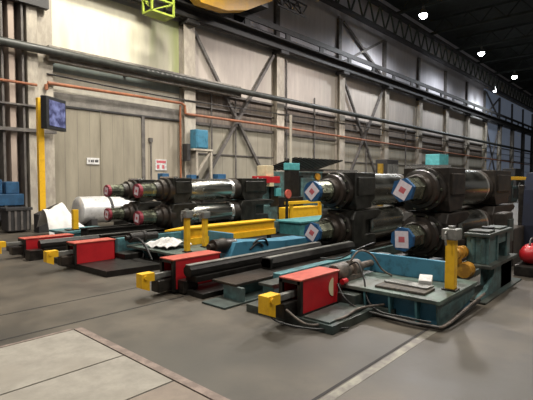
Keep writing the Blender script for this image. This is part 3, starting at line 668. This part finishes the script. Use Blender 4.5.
t = thing('yellow_gantry',(14,3,0),'horizontal yellow beam of equipment at the right edge above the rolls','beam')
B().box(12.6,17,3.0,3.12,1.60,1.69,.01).o('beam','yellow',t)
for xx in (12.7,15.2): B().box(xx,xx+.15,3.0,3.12,0,1.6).o('support','iron',t)
B().box(15.5,16.2,3.0,3.12,1.69,1.82,.02).o('motor','orange',t)
t = thing('pump_unit',(13.5,2.4,0),'cluttered grey-green pump unit with yellow rail at the right edge','pump')
B().box(12.3,14.4,2.0,2.7,0,.55,.03).cyl((12.6,2.3,.75),(13.6,2.3,.75),.22,seg=18).box(13.8,14.3,2.1,2.6,.5,1.1,.03).o('pump_body','iron',t)
B().box(12.0,13.2,1.9,1.97,1.12,1.19).o('rail','yellow',t)
for xx in (12.05,13.1): B().box(xx,xx+.07,1.9,1.97,0,1.12).o('rail_post','iron',t)
B().box(12.3,13.0,2.0,2.2,.92,1.04,.02).o('red_head','redtop',t)
B().box(12.8,14.3,3.3,3.9,0,1.45,.04).box(13.0,13.6,3.3,3.9,1.45,1.62,.03).o('motor_casing','black',None,'black motor casing under the horizontal yellow beam at the right edge','motor')
t = thing('blue_drape',(9.6,1.75,0),'dark navy covered rack at the right edge of the hall','rack')
B().prism([(9.95,0),(10.9,0),(10.9,.9),(10.8,1.5),(10.6,1.76),(10.2,1.74),(10.0,1.4),(9.9,.7)],'y',1.9,2.1).o('cover_sheet','navy',t)
B().box(10.0,10.8,2.1,2.2,0,1.5,.02).o('frame','iron',t)
t = thing('red_bag',(8.5,1.64,.28),'bright red bag lying on the low dark box by the navy covered rack, right edge','bag')
B().lathe(8.25,1.66,.35,[(0,.04),(.03,.10),(.12,.15),(.35,.17),(.6,.15),(.7,.09),(.72,.03)],20).o('bag_body','red',t,smooth=True)
B().tube([(8.4,1.66,.5),(8.5,1.66,.6),(8.65,1.66,.6),(8.75,1.66,.5)],.015).o('handle','black',t)
B().box(8.2,9.0,1.5,1.85,0,.185,.03).o('floor_box','iron',None,'low dark box on the floor carrying the red bag','box')

# ------------------------------------------------------------------ crane and cage
t = thing('overhead_crane',(15,15.4,9.6),'yellow overhead crane end truck on the runway at the top of the view','crane')
b = B().prism([(12.2,9.6),(12.6,9.35),(14.1,9.42),(15.4,9.8),(17.3,10.8),(17.3,11.6),(12.2,11.6)],'y',15.25,15.75)
b.o('end_truck','crane',t)
B().box(13.2,14.2,-13,15.4,11.2,12.6,.03).box(15.9,16.9,-13,15.4,11.2,12.6,.03).o('bridge_girder','crane',t)
B().box(12.6,17.0,15.3,16.9,10.35,10.6).cyl((13.2,16.7,10.1),(13.2,16.95,10.1),.26,seg=20).cyl((16.4,16.7,10.1),(16.4,16.95,10.1),.26,seg=20).o('wheel_box','black',t)
b = B()
for k in range(3):
    x = 17.7+.85*k; b.bar((x,15.3,11.4),(x+.85,15.3,11.4),.07).bar((x,15.3,11.4),(x+.42,15.3,10.75),.06).bar((x+.42,15.3,10.75),(x+.85,15.3,11.4),.06).bar((x,15.7,11.4),(x+.42,15.3,10.75),.05)
b.bar((17.7,15.3,10.75),(20.1,15.3,10.75),.07).bar((17.7,15.7,11.4),(20.2,15.7,11.4),.07).o('lattice_arm','girder',t)
t = thing('crane_cage',(10.2,15,7.9),'lime green open service cage hanging below the crane at the top left','cage')
xa, xb, ya, yb, za, zb = 9.75,10.75,14.75,15.35,8.1,9.2
b = B()
for x in (xa,xb):
    for y in (ya,yb): b.bar((x,y,za),(x,y,zb),.07)
for z in (za,zb,8.6):
    b.bar((xa,ya,z),(xb,ya,z),.07).bar((xa,yb,z),(xb,yb,z),.07).bar((xa,ya,z),(xa,yb,z),.07).bar((xb,ya,z),(xb,yb,z),.07)
b.bar((xa,ya,za),(xb,ya,8.6),.04).bar((xa,yb,8.6),(xb,yb,za),.04)
b.o('cage_frame','lime',t)
B().box(xa,xb,ya,yb,za-.03,za+.02).o('cage_floor','lime',t)
B().box(9.95,10.5,14.9,15.25,za+.03,8.7,.03).o('winch','black',t)
B().box(xa,xb,ya,yb,9.32,9.4).box(9.9,10.4,14.9,15.3,9.4,11).box(9.8,13.3,14.9,15.3,10.9,11.2).o('hanger','girder',t)

# ------------------------------------------------------------------ lamps
def lamp(x, y, z, power, label, group='high bay lamps', r=.28, col=(1,.97,.92), mesh=True):
    if mesh:
        t = thing('high_bay_lamp',(x,y,z),label,'lamp',group)
        B().cyl((x,y,z+.02),(x,y,z+.42),r+.04,.12,seg=20).cyl((x,y,z+.42),(x,y,z+.6),.1,seg=12).o('shade','greymetal',t)
        B().lathe(x,y,z,[(-r,.03),(-r*.85,r*.5),(-r*.5,r*.87),(0,r),(r*.5,r*.87),(r*.85,r*.5),(r,.03)],24).o('diffuser','lamp',t,smooth=True)
        B().cyl((x,y,z+.6),(x,y,16.3),.02,seg=6).o('hanger','girder',t)
    l = bpy.data.lights.new('bay_light','SPOT'); l.energy = power; l.spot_size = math.radians(165); l.spot_blend = .5
    l.shadow_soft_size = .45; l.color = col
    o = bpy.data.objects.new('bay_light',l); COL.objects.link(o); o.location = (x,y,z-r-.06)
P = 2600
lamp(31.0,13.1,13.3,P*1.3,'brightest and nearest of the round ceiling lamps','high bay lamps',col=(.93,.96,1))
lamp(44.6,13.2,13.5,P,'middle one of the three large ceiling lamps',col=(.88,.93,1))
lamp(57.2,13.3,13.5,P,'third ceiling lamp from the camera, above the far wall',col=(.88,.93,1))
lamp(57,15.3,12.1,P*.25,'small faint ceiling lamp close to the wall, lower than the others',r=.16,col=(.9,1,.95))
for x, y, p, c in ((20.5,9.5,1.6,(1,.93,.9)),(8.4,13.0,1.05,(1,.95,.80)),(8.0,10.0,1.2,(1,.95,.86)),(18.4,4,1.3,(1,.95,.88)),(7.5,4,1.0,(1,.95,.86)),(0,0,.9,(1,.94,.85)),(6,-4,.9,(1,.94,.85)),(18,-4,1.0,(1,.94,.86)),(-2,7,.9,(1,.94,.85))):
    lamp(x,y,12.6,P*p,'', mesh=False, col=c)

w = bpy.data.worlds.new('World'); bpy.context.scene.world = w; w.use_nodes = True
w.node_tree.nodes['Background'].inputs[0].default_value = (1,.97,.93,1); w.node_tree.nodes['Background'].inputs[1].default_value = .13

# ------------------------------------------------------------------ camera
cd = bpy.data.cameras.new('camera'); co = bpy.data.objects.new('camera',cd); COL.objects.link(co)
co.location = (0,0,1.6)
cd.sensor_fit = 'HORIZONTAL'; cd.sensor_width = 36; cd.lens = 440/533*36
co.rotation_euler = (math.radians(90)-math.atan(20/440), 0, math.radians(42.2-90))
cd.clip_end = 300
sc = bpy.context.scene; sc.camera = co
sc.view_settings.view_transform = 'Standard'; sc.view_settings.look = 'None'; sc.view_settings.gamma = 1; sc.view_settings.exposure = -0.1
for o in bpy.data.objects:
    if '_w' in o: del o['_w']
